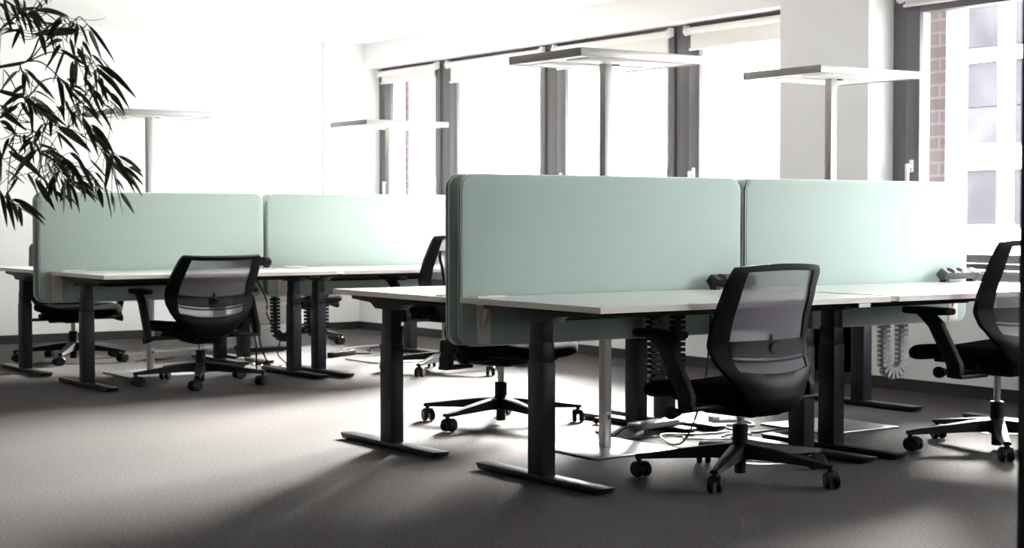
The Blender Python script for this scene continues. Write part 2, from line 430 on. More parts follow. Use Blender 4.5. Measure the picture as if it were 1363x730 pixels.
# ------------------------------------------------------------------ desks
TH = .024
def make_desk(name, far_side, zd, flap_x, tag_label=None, tray=True, Ld=1.615, inset_l=.02, inset_r=.045):
    """built with its front edge on local y=0, depth 1.0 towards +y; far_side mirrors it; origin on the floor"""
    D = 1.0
    t = thing(name, '', 'desk')
    k = -1 if far_side else 1
    def Y(a, b): return (a, b) if k == 1 else (-b, -a)
    z1 = zd; z0 = zd - TH
    y0, y1 = Y(0, D)
    dt = start(M['top']); dt.box(.0025, Ld - .0025, y0 + .0025, y1 - .0025, z0 + .0008, z1, 0)
    top = dt.build('desktop', None, t, smooth=False)
    eb = start(M['edge'])
    eb.box(0, .0026, y0, y1, z0, z1 - .0006); eb.box(Ld - .0026, Ld, y0, y1, z0, z1 - .0006)
    eb.box(.0026, Ld - .0026, y0, y0 + .0026, z0, z1 - .0006); eb.box(.0026, Ld - .0026, y1 - .0026, y1, z0, z1 - .0006)
    eb.build('edge_band', None, top, smooth=False)
    fl = start(M['white_plastic']); a, b = Y(.90, .965)
    fl.box(flap_x, flap_x + .15, a, b, z1, z1 + .007, .002)
    fl.build('cable_flap', None, top)
    cy = .47
    for side in (0, 1):
        fx0 = inset_l if side == 0 else Ld - inset_r - .08
        fx1 = fx0 + .08
        lx0, lx1 = (fx0 + .003, fx0 + .071) if side == 0 else (fx1 - .071, fx1 - .003)
        zs = (z0 - .045)
        st = .0
        c = start(M['steel'])
        a, b = Y(cy - .052, cy + .052)
        c.box(lx0, lx1, a, b, .028, zs - .175, .004)
        a, b = Y(cy - .048, cy + .048)
        c.box(lx0 + .003, lx1 - .003, a, b, zs - .178, zs - .092, .004)
        a, b = Y(cy - .044, cy + .044)
        c.box(lx0 + .006, lx1 - .006, a, b, zs - .095, zs + .005, .004)
        leg = c.build('leg', None, t)
        ft = start(M['steel2'])
        a, b = Y(.03, .91)
        ft.prism([(a + .022, .004), (b - .022, .004), (b, .030), (a, .030)], fx0, fx1, 'x', .002)
        ft.build('foot', None, leg)
        br = start(M['steel'])
        pts = [(.15, z0 - .001), (.85, z0 - .001), (.85, z0 - .018), (cy + .14, z0 - .030), (cy + .095, z0 - .056), (cy - .095, z0 - .056), (cy - .14, z0 - .030), (.15, z0 - .018)]
        pts = [(p[0] * k, p[1]) for p in pts]
        br.prism(pts, lx0 - .002, lx1 + .004, 'x', .002)
        br.build('support_arm', None, leg)
    rl = start(M['steel'])
    for c0 in (.36, .56):
        a, b = Y(c0, c0 + .035); rl.box(.11, Ld - .14, a, b, z0 - .042, z0 - .004, .003)
    a, b = Y(.04, .06)
    rl.build('crossbeam', None, t)
    if tray:
        tr = start(M['black_soft'])
        a, b = Y(.70, .90)
        tr.prism([(a, z0 - .002), (a + .02, z0 - .075), (b - .02, z0 - .075), (b, z0 - .002), (b - .004, z0 - .002), (b - .023, z0 - .071), (a + .023, z0 - .071), (a + .004, z0 - .002)], .28, Ld - .30, 'x')
        tr.build('cable_tray', None, t)
    bx = start(M['black'])
    a, b = Y(.012, .075); bx.box(Ld - .20, Ld - .12, a, b, z0 - .022, z0 - .001, .003)
    p = bx.build('height_control', None, t)
    if tag_label:
        a, b = Y(.006, .012)
        start(M['label']).box(Ld - .195, Ld - .125, a, b, z0 - .020, z0 - .002).build('label_plate', None, p)
    return t
XA, XB = -.018, 1.650
ZN, ZM, ZF = .740, .736, .728
GD = 'sit-stand desks with white tops'
def place_desk(t, x, y, label):
    t.location = (x, y, 0); t['label'] = label; t['group'] = GD; return t
FX, FY = -.205, 4.74
place_desk(make_desk('standing_desk', False, ZN, .03, True), XA, 0, 'white-topped desk closest to the photographer, black office chair in front')
place_desk(make_desk('standing_desk', False, ZN, .03), XB, 0, 'white-topped desk at the right edge with the grey three-socket power module on it')
place_desk(make_desk('standing_desk', True, ZM, .03), XA, 2.152, 'white-topped desk behind the nearest mint screen, its beige edge poking out to the left')
place_desk(make_desk('standing_desk', True, ZM, .03), XB, 2.152, 'white-topped desk hidden behind the right mint screen, standing near the white column')
place_desk(make_desk('standing_desk', False, ZF, .07), FX, FY, 'white-topped desk under the plant with the lone black chair pulled up to it')
place_desk(make_desk('standing_desk', False, ZF, .03), FX + 1.668, FY, 'white-topped desk of the back row seen left of the nearest mint screen')
place_desk(make_desk('standing_desk', True, ZF, .03), FX, FY + 2.152, 'white-topped desk at the left edge of the picture, mostly behind the mint screen')
place_desk(make_desk('standing_desk', True, ZF, .03), FX + 1.668, FY + 2.152, 'white-topped desk in the corner by the back wall, behind the far mint screen')

# ------------------------------------------------------------------ screens
def rounded(w, z0, z1, r, n=8):
    pts = []
    for cx, cz, a0 in ((w - r, z1 - r, 0), (r, z1 - r, 90), (r, z0 + r, 180), (w - r, z0 + r, 270)):
        for i in range(n + 1):
            a = math.radians(a0 + 90 * i / n); pts.append((cx + r * math.cos(a), cz + r * math.sin(a)))
    return pts
def make_screen(front, L, z0, z1):
    """panel from local x=0..L, y=-.015...+.015; brackets reach to the desk on the side given by front (-1: towards -y)"""
    t = thing('desk_screen', '', 'desk screen')
    t['group'] = 'mint fabric desk screens'
    r = .062; T = .017
    def ring(inset, y):
        return [(inset + x * (L - 2 * inset) / L, y, z) for x, z in rounded(L, z0 + inset, z1 - inset, r - inset * .5)]
    for sgn in (-1, 1):
        b = start(M['mint'])
        rows = [ring(0.0, sgn * .0085), ring(0.0, sgn * (T - .004)), ring(.0015, sgn * (T - .0012)), ring(.005, sgn * T)]
        V = b.grid(rows, True)
        f = b.bm.faces.new(V[-1]); f2 = b.bm.faces.new(V[0])
        b._done([f, f2]); bmesh.ops.recalc_face_normals(b.bm, faces=b.bm.faces[:])
        p = b.build('fabric_panel', None, t)
        s = start(M['seam'])
        pts = ring(-.0018, sgn * .0092)
        pts = pts + [pts[0], pts[1]]
        s.tube(pts, .0034, 6)
        s.build('seam', None, p)
    b = start(M['piping'])
    V = b.grid([ring(.003, -.0084), ring(.003, .0084)], True)
    b.build('dark_edge_band', None, t)
    for x in (.075, L - .148):
        br = start(M['bracket'])
        ya, yb = (-T - .0042, -T - .0002) if front < 0 else (T + .0002, T + .0042)
        br.box(x, x + .073, ya, yb, z0 + .004, z0 + .182, .001)
        zt = z0 + .178
        e = ya if front < 0 else yb
        yy = e + front * .05
        br.prism([(e, zt), (yy, zt), (e, zt - .11)], x + .028, x + .034, 'x')
        br.box(x, x + .073, min(e, yy), max(e, yy), zt, zt + .004)
        br.build('bracket', None, t)
    return t
L = 1.625
SZ = [(.524, 1.275), (.519, 1.2535)]
scr = []
def place_screen(src, x, y, label):
    src.location = (x, y, 0); src['label'] = label; return src
fr = make_screen(-1, L, *SZ[0]); bk = make_screen(1, L, *SZ[0])
Y1, Y2 = 1.0265, 1.1265
place_screen(fr, 0.0, Y1, 'mint screen closest to the photographer, fixed to the nearest desk')
copy_tree(fr, 'mint screen facing the photographer on the desk by the right edge', (1.667, Y1, 0))
place_screen(bk, 0.0, Y2, 'mint screen directly behind the closest one, only its left edge showing')
copy_tree(bk, 'mint screen showing as a dark sliver in the gap between the two front screens', (1.667, Y2, 0))
fr2 = make_screen(-1, L, *SZ[1]); bk2 = make_screen(1, L, *SZ[1])
SX = -.265
place_screen(fr2, SX, FY + Y1, 'mint screen hung with plant leaves in front, in the back row')
copy_tree(fr2, 'pale mint screen in the back row right of the black power module', (SX + 1.667, FY + Y1, 0))
place_screen(bk2, SX, FY + Y2, 'rear mint screen of the back row showing only as a strip at its left end')
copy_tree(bk2, 'rear mint screen of the back row on the side of the windows', (SX + 1.667, FY + Y2, 0))

# ------------------------------------------------------------------ floor lamps
def make_lamp(zt):
    t = thing('floor_lamp', '', 'floor lamp'); t['group'] = 'square-headed office floor lamps'
    start(M['alu_base']).box(-.25, .25, -.25, .25, .0005, .010, .003).build('base_plate', None, t)
    p = start(M['alu']); p.box(-.021, .021, -.022, .022, .0105, zt - .001, .002)
    po = p.build('post', None, t)
    lb = start(M['label']); lb.box(-.010, .0215, -.0226, -.0221, .165, .177); lb.build('label', None, po)
    lb = start(M['blue']); lb.box(.000, .012, -.0226, -.0221, .140, .158); lb.build('blue_sticker', None, po)
    zb = zt - .004
    h = start(M['alu'])
    W, D = .355, .28; w = .012
    zt2 = zt + .034
    h.box(-W, W, -D, -D + w, zb, zt2, .002); h.box(-W, W, D - w, D, zb, zt2, .002)
    h.box(-W, -W + w, -D + w, D - w, zb, zt2, .002); h.box(W - w, W, -D + w, D - w, zb, zt2, .002)
    h.box(-W + w, W - w, -D + w, D - w, zt2 - .010, zt2 - .003)
    ho = h.build('lamp_head', None, t)
    d = start(M['diffuser'])
    d.box(-W + w + .001, W - w - .001, -D + w + .001, D - w - .001, zb + .004, zb + .010)
    d.box(-W + .09, W - .09, -D + .055, -.05, zb - .001, zb + .004, .001); d.box(-W + .09, W - .09, .05, D - .055, zb - .001, zb + .004, .001)
    d.build('diffuser', None, ho)
    s = start(M['black']); s.lathe([(.018, -.003), (.020, .004)], 16, c=(.06, .0, zb + .001)); s.build('sensor', None, ho)
    return t
def place_lamp(zt, x, y, label):
    t = make_lamp(zt); t.location = (x, y, 0); t['label'] = label
place_lamp(1.803, .84, 1.0765, 'square-headed floor lamp rising behind the closest mint screen')
place_lamp(1.803, 2.31, 1.0765, 'square-headed floor lamp in front of the white column')
place_lamp(1.780, .53, FY + 1.0765, 'square-headed floor lamp against the back wall, half behind the leaves')
place_lamp(1.770, 2.45, FY + 1.0765, 'square-headed floor lamp in front of the window by the back wall')

# ------------------------------------------------------------------ office chairs
def back_pt(u, v, off=0.):
    z = .29 + .615 * v
    bow = .030 * max(0., 1 - abs(v - .27) / .22) * u * u + (-.012 * u * u * max(0., (v - .8) / .2)) - .004
    w = lerp_table([(0, .100), (.05, .118), (.14, .160), (.24, .212), (.29, .228), (.36, .236), (.5, .238), (.7, .231), (.9, .219), (.965, .213), (1, .200)], v)
    y = lerp_table([(0, -.150), (.08, -.182), (.2, -.184), (.34, -.148), (.45, -.132), (.6, -.140), (.8, -.168), (1, -.190)], v)
    wrap = lerp_table([(0, .02), (.22, .055), (.45, .060), (.7, .050), (1, .032)], v)
    return Vector((u * w, y + wrap * u * u * (.55 + .45 * abs(u)) - off, z + bow))
def back_patch(mb, us, vs, thick, off=0., skip=None):
    """closed slab over a (u,v) lattice; skip(i,j) leaves a cell open"""
    n, m = len(us), len(vs)
    A = [[mb.bm.verts.new(back_pt(u, v, off + thick / 2)) for u in us] for v in vs]
    B = [[mb.bm.verts.new(back_pt(u, v, off - thick / 2)) for u in us] for v in vs]
    keep = lambda i, j: 0 <= i < n - 1 and 0 <= j < m - 1 and not (skip and skip(i, j))
    fs = []
    for j in range(m - 1):
        for i in range(n - 1):
            if not keep(i, j): continue
            fs.append(mb.bm.faces.new((A[j][i], A[j][i + 1], A[j + 1][i + 1], A[j + 1][i])))
            fs.append(mb.bm.faces.new((B[j][i], B[j + 1][i], B[j + 1][i + 1], B[j][i + 1])))
            for (di, dj, p, q) in ((-1, 0, (i, j), (i, j + 1)), (1, 0, (i + 1, j), (i + 1, j + 1)), (0, -1, (i, j), (i + 1, j)), (0, 1, (i, j + 1), (i + 1, j + 1))):
                if not keep(i + di, j + dj):
                    fs.append(mb.bm.faces.new((A[p[1]][p[0]], A[q[1]][q[0]], B[q[1]][q[0]], B[p[1]][p[0]])))
    mb._done(fs)
    loose = [v for v in mb.bm.verts if not v.link_faces]
    bmesh.ops.delete(mb.bm, geom=loose, context='VERTS')
    bmesh.ops.recalc_face_normals(mb.bm, faces=mb.bm.faces[:])
def arange(a, b, n): return [a + (b - a) * i / n for i in range(n + 1)]
CASTER_R = .34
def make_chair(name='office_chair'):
    t = thing(name, '', 'office chair'); t['group'] = 'black mesh-backed office chairs'
    # ---- star base
    b = start(M['black'])
    b.lathe([(.018, .020), (.020, .024), (.020, .075), (.033, .078), (.036, .10), (.034, .140), (.026, .150), (.026, .222), (.022, .226)], 24)
    for k in range(5):
        a = 2 * PI * k / 5
        m = Matrix.Rotation(a, 4, 'Z')
        vs = []
        secs = [(.02, .030, .085, .146), (.10, .026, .087, .137), (.22, .021, .082, .117), (.325, .017, .078, .098), (.352, .015, .078, .094)]
        rows = []
        for r, hw, zl, zh in secs:
            rows.append([m @ Vector((r, -hw, zl)), m @ Vector((r, hw, zl)), m @ Vector((r, hw * .8, zh - .004)), m @ Vector((r, hw * .45, zh)), m @ Vector((r, -hw * .45, zh)), m @ Vector((r, -hw * .8, zh - .004))])
        V = b.grid(rows, True); b._done([b.bm.faces.new(V[0][::-1]), b.bm.faces.new(V[-1])])
    bmesh.ops.recalc_face_normals(b.bm, faces=b.bm.faces[:])
    base = b.stretch(S, S).build('star_base', None, t)
    rnd = random.Random(11)
    for k in range(5):
        a = 2 * PI * k / 5
        c = start(M['rubber'])
        sw = rnd.uniform(0, 2 * PI)
        m = Matrix.Translation((CASTER_R * math.cos(a), CASTER_R * math.sin(a), 0)) @ Matrix.Rotation(sw, 4, 'Z') @ Matrix.Translation((.012, 0, .0335))
        for sg in (-1, 1):
            c.lathe([(.020, .0), (.031, .002), (.0325, .006), (.0325, .015), (.029, .0185), (.012, .019)], 22, mtx=m @ Matrix.Translation((0, sg * .0055, 0)) @ Matrix.Rotation(-sg * PI / 2, 4, 'X'))
        c.mat(M['black'])
        arc = [(.035 * math.cos(x), .035 * math.sin(x)) for x in [math.radians(q) for q in range(20, 161, 14)]]
        arc += [(.029 * math.cos(x), .029 * math.sin(x)) for x in [math.radians(q) for q in range(160, 19, -14)]]
        n0 = len(c.bm.verts)
        c.bm.verts.ensure_lookup_table()
        c.prism(arc, -.019, .019, 'y')
        c.bm.verts.ensure_lookup_table()
        bmesh.ops.transform(c.bm, matrix=m, verts=c.bm.verts[n0:])
        c.lathe([(.009, .058), (.009, .092)], 12, c=(CASTER_R * math.cos(a), CASTER_R * math.sin(a), 0))
        c.stretch(S, S).build('caster', None, t)
    g = start(M['chrome']); g.lathe([(.0135, .21), (.0135, .40)], 20); g.stretch(S, S).build('gas_cylinder', None, t)
    # ---- mechanism
    m = start(M['black_soft'])
    m.box(-.085, .085, -.12, .11, .268, .335, .018, 3)
    m.box(-.20, .20, -.05, .05, .300, .335, .008)
    m.box(-.15, .15, -.11, .18, .322, .345, .006)
    m.prism([(-.12, .33), (-.12, .285), (-.150, .296), (-.160, .345), (-.135, .35), (-.13, .335)], -.045, .045, 'x', .006)
    mech = m.stretch(S, S).build('tilt_mechanism', None, t)
    lv = start(M['black'])
    lv.tube([(-.07, .03, .300), (-.25, .045, .293)], .008, 10)
    lv.lathe([(.011, 0), (.017, .014), (.026, .040), (.027, .046), (.012, .050)], 18, mtx=Matrix.Translation((-.245, .045, .293)) @ Matrix.Rotation(-PI / 2, 4, 'Y'))
    lv.stretch(S, S).build('lever', None, mech)
    # ---- seat
    s = start(M['seatfab'])
    rows = []
    def seat_ring(z, k, dy=0.):
        out = []
        for i in range(40):
            a = 2 * PI * i / 40
            ca, sa = math.cos(a), math.sin(a)
            x = .238 * math.copysign(abs(ca) ** .45, ca) * k; y = .198 * math.copysign(abs(sa) ** .5, sa) * k + .088 + dy
            drop = -.030 * max(0, (y - .12) / .16) ** 2 + .012 * (abs(x) / .238) ** 2
            out.append(Vector((x, y, z + drop)))
        return out
    for z, k in ((.343, .80), (.345, .93), (.355, .985), (.375, 1.0), (.392, .985), (.402, .94), (.404, .80), (.400, .5), (.398, .2)):
        rows.append(seat_ring(z, k))
    V = s.grid(rows, True); s._done([s.bm.faces.new(V[0][::-1]), s.bm.faces.new(V[-1])])
    bmesh.ops.recalc_face_normals(s.bm, faces=s.bm.faces[:])
    s.stretch(S, S).build('seat', None, t, angle=60)
    # ---- back
    us = [-1, -.985, -.94, -.87, -.80, -.76] + arange(-.70, .70, 14) + [.76, .80, .87, .94, .985, 1]
    vs = arange(0, .24, 6) + [.27] + arange(.30, .93, 18) + [.955, .98, 1]
    f = start(M['black'])
    iu0, iu1 = us.index(-.76), us.index(.76)
    jv0, jv1 = vs.index(.27), vs.index(.955)
    back_patch(f, us, vs, .018, 0., lambda i, j: iu0 <= i < iu1 and jv0 <= j < jv1)
    fo = f.stretch(S, S).build('back_frame', None, t, angle=60)
    mm = start(M['mesh'])
    mv = arange(.262, .962, 22)
    mm.grid([[back_pt(u, v, .002) for u in arange(-.775, .775, 16)] for v in mv])
    mm.stretch(S, S).build('back_mesh', None, t, angle=80)
    lu = start(M['lumbar'])
    back_patch(lu, arange(-.76, .76, 14), arange(.375, .49, 5), .004, .012)
    back_patch(lu, arange(-.76, .76, 14), arange(.345, .358, 1), .004, .012)
    lo = lu.stretch(S, S).build('lumbar_support', None, t, angle=70)
    kn = start(M['black'])
    pc = back_pt(0.0, .435)
    kn.lathe([(.026, -.004), (.026, .010), (.021, .014)], 24, mtx=Matrix.Translation((.0, pc.y - .004, pc.z)) @ Matrix.Rotation(PI / 2, 4, 'X'))
    kn.box(-.007, .007, pc.y - .007, pc.y + .012, pc.z - .070, pc.z + .055, .002)
    kn.stretch(S, S).build('lumbar_knob', None, lo)
    # ---- arms
    for sg in (-1, 1):
        a = start(M['black'])
        X0 = .297
        prof = [(.140, .600), (.060, .600), (.025, .565), (-.065, .375), (-.065, .315), (-.005, .315), (-.002, .370), (.080, .540), (.112, .575)]
        a.prism(prof, sg * X0 - .014, sg * X0 + .014, 'x', .005)
        a.box(min(sg * .15, sg * (X0 + .012)), max(sg * .15, sg * (X0 + .012)), -.072, -.018, .312, .332, .006)
        ao = a.stretch(S, S).build('armrest', None, t)
        p = start(M['black_soft'])
        rows = []
        for z, k in ((.598, .80), (.601, .95), (.608, 1.0), (.618, 1.0), (.626, .95), (.629, .80)):
            ring = []
            for i in range(28):
                q = 2 * PI * i / 28; c_, s_ = math.cos(q), math.sin(q)
                ring.append(Vector((sg * X0 - sg * .008 + .045 * k * math.copysign(abs(c_) ** .6, c_), .095 + .108 * (1 - (1 - k) * .4) * math.copysign(abs(s_) ** .55, s_), z)))
            rows.append(ring)
        V = p.grid(rows, True); p._done([p.bm.faces.new(V[0][::-1]), p.bm.faces.new(V[-1])])
        bmesh.ops.recalc_face_normals(p.bm, faces=p.bm.faces[:])
        p.stretch(S, S).build('arm_pad', None, ao, angle=50)
    return t
UP = {'tilt_mechanism': 0, 'seat': 0, 'back_frame': 1, 'back_mesh': 1, 'lumbar_support': 1, 'armrest': 2}
def pose_chair(t, face, phase, dz, db=0., da=0., recline=0.):
    """face: compass of the sitter's view (deg from +x); phase: direction of one base arm; dz seat, db back, da arm height changes"""
    t.rotation_euler = (0, 0, math.radians(face - 90))
    for ch in kids(t):
        nm = ch.name.split('.')[0]
        if nm in UP:
            ch.location.z = dz + (db if UP[nm] == 1 else da if UP[nm] == 2 else 0)
            if UP[nm] == 1 and recline:
                ch.rotation_euler.x = math.radians(recline)
                # turn about the seat's rear edge
                piv = Vector((0, -.12 * S, .40)); Rm = Matrix.Rotation(math.radians(recline), 3, 'X')
                ch.location = Vector((0, 0, dz + db)) + piv - Rm @ piv
        elif nm in ('star_base', 'caster'):
            ch.rotation_euler.z = math.radians(phase - (face - 90))
    return t
proto = make_chair()
specs = [
    (.785, .085, 96, 70, 0., 0., 0., 0, 'black office chair seen from behind at the desk closest to the photographer'),
    (2.35, .03, 93, 81, .085, .005, -.04, 0, 'black office chair cut off by the right edge of the picture'),
    (.965, 2.13, 284, 52, .045, -.02, -.05, 0, 'black office chair behind the closest mint screen, only base and seat showing'),
    (2.285, 4.78, 95, 70, .085, -.01, -.03, 4, 'black office chair peeking out just left of the closest mint screen'),
    (.52, 4.95, 86, 27, .005, .02, -.01, 25, 'black office chair alone at the desk under the plant'),
    (.45, 7.13, 269, 22, .025, -.03, -.03, 0, 'black office chair behind the mint screen at the left, against the back wall'),
    (2.67, 7.76, 272, 14, .03, -.03, -.03, 0, 'black office chair mostly hidden behind the dark desk legs in the back corner'),
]
first = True
chairs = []
for (x, y, face, phase, dz, db, da, rec, lab) in specs:
    if first: c = proto; first = False
    else: c = copy_tree(proto)
    chairs.append((c, x, y, face, phase, dz, db, da, rec, lab))
for (c, x, y, face, phase, dz, db, da, rec, lab) in chairs:
    c.location = (x, y, 0); c['label'] = lab
    pose_chair(c, face, phase, dz, db, da, rec)

# ------------------------------------------------------------------ power modules on the desks
def make_power(face_mat, body_mat):
    t = thing('power_module', '', 'power module'); t['group'] = 'desk power modules'
    b = start(body_mat)
    prof = [(-.024, .016), (.012, .012), (.040, .040), (.006, .074), (-.040, .048)]
    b.prism(prof, 0, .265, 'x', .004)
    bo = b.build('housing', None, t)
    f = start(face_mat)
    n = Vector((0, -.5, .87))
    p0, p1 = Vector((0, .006, .074)), Vector((0, -.040, .048))
    d = (p1 - p0); nn = Vector((0, d.z, -d.y)).normalized()
    if nn.z < 0: nn = -nn
    q0, q1 = p0 + d * .06, p0 + d * .94
    f.grid([[q0 + nn * .0012 + Vector((.012, 0, 0)), q0 + nn * .0012 + Vector((.253, 0, 0))], [q1 + nn * .0012 + Vector((.012, 0, 0)), q1 + nn * .0012 + Vector((.253, 0, 0))]])
    f.build('front_plate', None, bo)
    for i in range(3):
        s = start(M['black_soft'])
        c = p0 + d * .5 + Vector((.055 + .077 * i, 0, 0))
        z = nn; x = Vector((1, 0, 0)); y = z.cross(x)
        mt = Matrix(((x.x, y.x, z.x, c.x), (x.y, y.y, z.y, c.y), (x.z, y.z, z.z, c.z), (0, 0, 0, 1)))
        s.lathe([(.024, .0005), (.024, .003), (.020, .003), (.020, .0018)], 22, mtx=mt)
        s.build('socket', None, t)
    ft = start(M['black'])
    ft.prism([(-.020, .018), (-.024, .0), (.024, .0), (.018, .018)], .012, .040, 'x'); ft.build('clamp_foot', None, t)
    ft = start(M['black']); ft.prism([(-.020, .018), (-.024, .0), (.024, .0), (.018, .018)], .225, .253, 'x'); ft.build('clamp_foot', None, t)
    return t
pm = make_power(M['pale_face'], M['socket'])
pm.location = (3.0, .935, ZN + .0005); pm['label'] = 'grey three-socket power module on the desk by the right edge'
pm2 = make_power(M['socket'], M['black'])
pm2.location = (1.375, .94, ZN + .0005); pm2['label'] = 'black power module half hidden by the backrest of the nearest chair'
copy_tree(pm2, 'black power module on the back-row desk beside the gap between its mint screens', (1.11, FY + .935, ZF + .0005))

# ------------------------------------------------------------------ cable spines
def make_spine(name, x0, x1, y, ztop, zlow, matl, label, matl2=None):
    t = thing(name, label, 'cable spine', (0, 0, 0), group='cable spines hanging under the desks')
    b = start(matl)
    w = abs(x1 - x0) / 2; cx = (x0 + x1) / 2
    pts = [Vector((x0, y, ztop)), Vector((x0, y, (ztop + zlow + w) / 2)), Vector((x0 + (x1 - x0) * .02, y, zlow + w))]
    for i in range(1, 8):
        a = PI * i / 8; pts.append(Vector((cx - (x1 - x0) / 2 * math.cos(a), y, zlow + w - w * math.sin(a))))
    pts += [Vector((x1, y, zlow + w)), Vector((x1, y, (ztop + zlow + w) / 2)), Vector((x1, y, ztop))]
    P = spline(pts, 10)
    # walk at even steps
    step = .026; acc = 0.; prev = P[0]; cur = []
    for q in P[1:]:
        seg = (q - prev).length
        while acc + seg >= step:
            prev = prev + (q - prev) * ((step - acc) / seg); seg = (q - prev).length; acc = 0.; cur.append((prev.copy(), (q - prev).normalized() if (q - prev).length > 1e-6 else Vector((0, 0, -1))))
        acc += seg; prev = q
    for p, d in cur:
        zax = d; yax = Vector((0, 1, 0)); xax = yax.cross(zax).normalized()
        m = Matrix(((xax.x, yax.x, zax.x, p.x), (xax.y, yax.y, zax.y, p.y), (xax.z, yax.z, zax.z, p.z), (0, 0, 0, 1)))
        b.prism([(-.030, -.022), (.030, -.022), (.034, 0), (.030, .022), (-.030, .022), (-.034, 0)], -.009, .009, 'z')
        n = 12
        b.bm.verts.ensure_lookup_table()
        bmesh.ops.transform(b.bm, matrix=m, verts=b.bm.verts[-n:])
    lk = b.build('vertebrae', None, t, smooth=False)
    co = start(matl2 or matl); co.tube(P, .016, 10); co.build('core', None, t)
    return t
make_spine('cable_spine', 1.02, 1.165, .938, ZN - TH - .012, .30, M['black'], 'black ribbed cable spine under the closest desk beside the chair')
make_spine('cable_spine', 2.865, 3.005, 1.215, ZM - TH - .012, .235, M['grey_spine'], 'light grey ribbed cable spine looping against the wall under the right window')
make_spine('cable_spine', 1.555, 1.70, FY + 1.215, ZF - TH - .012, .20, M['black'], 'black ribbed cable spine beside the paired legs of the back-row desks')
make_spine('cable_spine', 1.83, 1.96, FY + 1.215, ZF - TH - .012, .22, M['black'], 'black ribbed cable spine seen between the paired legs of the back-row desks')

# ------------------------------------------------------------------ cables, plugs and strips on the floor
def cable(pts, r, m, label, name='power_cable', plug=None, group='loose cables on the carpet'):
    t = thing(name, label, 'cable', (0, 0, 0), group=group)
    start(m).tube(spline(pts, 8), r, 7).build('cord', None, t)
    if plug is not None:
        p = Vector(pts[-1]); b = start(plug); b.box(p.x - .012, p.x + .045, p.y - .018, p.y + .018, .001, .034, .008); b.build('plug', None, t)
    return t
rc = random.Random(4)
z = .006
cable([(1.12, 1.36, z), (1.16, 1.55, z), (1.30, 1.72, z), (1.38, 1.84, z)], .005, M['black'], 'black cable running from the lamp base past the desk foot', plug=M['black'])
cable([(1.13, 1.30, z), (1.40, 1.20, z), (1.36, 1.10, z), (1.50, .985, z), (1.60, .955, z)], .0045, M['grey_spine'], 'grey cable looping on the carpet behind the nearest chair base', plug=M['white_plastic'])
cable([(1.25, .80, .63), (1.24, .83, .3), (1.20, .90, .06), (1.18, .98, z), (1.30, 1.22, z + .011), (1.52, 1.20, z), (1.80, 1.17, z)], .0045, M['black'], 'black cable dropping from the closest desk to the carpet')
cable([(1.78, 1.22, z), (1.86, 1.40, z), (1.98, 1.30, z), (2.08, 1.46, z), (1.93, 1.56, z)], .006, M['white_plastic'], 'white cable knotted behind the nearest chair', plug=M['white_plastic'])
cable([(1.56, 1.06, z), (1.66, 1.12, z), (1.86, 1.09, z), (2.04, 1.06, z + .01), (1.92, .97, z), (1.80, 1.00, z)], .005, M['black'], 'coiled black cable beside the legs at the joint of the front desks')
cable([(1.17, FY + .90, .68), (1.19, FY + .92, .45), (1.27, FY + .95, .2), (1.30, FY + 1.0, z), (1.39, FY + 1.12, z), (1.44, FY + 1.20, z)], .006, M['black'], 'black cable hanging beside the lone chair of the back row')
cable([(1.20, FY + .95, .66), (1.28, FY + .97, .40), (1.33, FY + .98, .15), (1.42, FY + 1.00, z), (1.52, FY + 1.06, z)], .006, M['black'], 'second black cable hanging down to the carpet in the back row')
cable([(1.24, FY + .9, .67), (1.34, FY + .92, .5), (1.35, FY + .92, .38), (1.46, FY + .95, .22), (1.45, FY + .96, .1), (1.56, FY + .98, z)], .005, M['black'], 'kinked black cable next to the black cable spine of the back row')
cable([(1.40, FY + 1.26, z), (1.44, FY + 1.34, z), (1.40, FY + 1.46, z), (1.43, FY + 1.58, z)], .007, M['white_plastic'], 'white cable lying on the carpet behind the back-row legs', plug=M['white_plastic'])
cable([(2.15, FY + 1.62, z), (2.42, FY + 1.75, z), (2.62, FY + 1.66, z), (2.86, FY + 2.12, z), (3.15, FY + 2.2, z)], .006, M['black'], 'thin black cable crossing the bright carpet left of the front desk leg', plug=M['black'])
cable([(2.60, FY + 2.1, z), (2.85, FY + 2.28, z), (3.10, FY + 2.34, z), (3.35, FY + 2.5, z)], .005, M['grey_spine'], 'grey cable curling on the bright carpet near the window wall')
cable([(3.30, FY + .98, .64), (3.33, FY + 1.0, .45), (3.30, FY + 1.02, .25), (3.26, FY + 1.06, z), (3.1, FY + 1.2, z)], .005, M['grey_spine'], 'thin cable hanging from the back-row desk nearest the windows')
cable([(3.40, FY + .98, .64), (3.36, FY + 1.0, .42), (3.42, FY + 1.02, .2), (3.36, FY + 1.08, z)], .005, M['grey_spine'], 'twin thin cable hanging beside it from the desk nearest the windows')
cable([(.80, FY + 2.02, z), (.88, FY + 2.10, z), (1.0, FY + 2.06, z), (1.18, FY + 2.2, z)], .005, M['black'], 'thin dark cable on the carpet by the chair against the back wall')
def strip(x, y, rz, m, label, knob=None):
    t = thing('power_strip', label, 'power strip', (x, y, 0), rz, 'power strips on the carpet')
    start(m).box(-.17, .17, -.028, .028, .001, .042, .008).build('housing', None, t)
    for i in range(4):
        s = start(M['black_soft']); s.lathe([(.020, .0421), (.020, .0440), (.016, .0440), (.016, .0426)], 18, c=(-.125 + .075 * i, 0, 0)); s.build('socket', None, t)
    if knob: start(knob).box(.130, .160, -.016, .016, .0422, .050, .003).build('switch', None, t)
strip(2.32, FY + 1.60, .5, M['black'], 'black power strip on the bright carpet left of the front desk leg')
strip(1.61, 1.52, PI / 2, M['black'], 'black power strip among the cables behind the nearest chair')
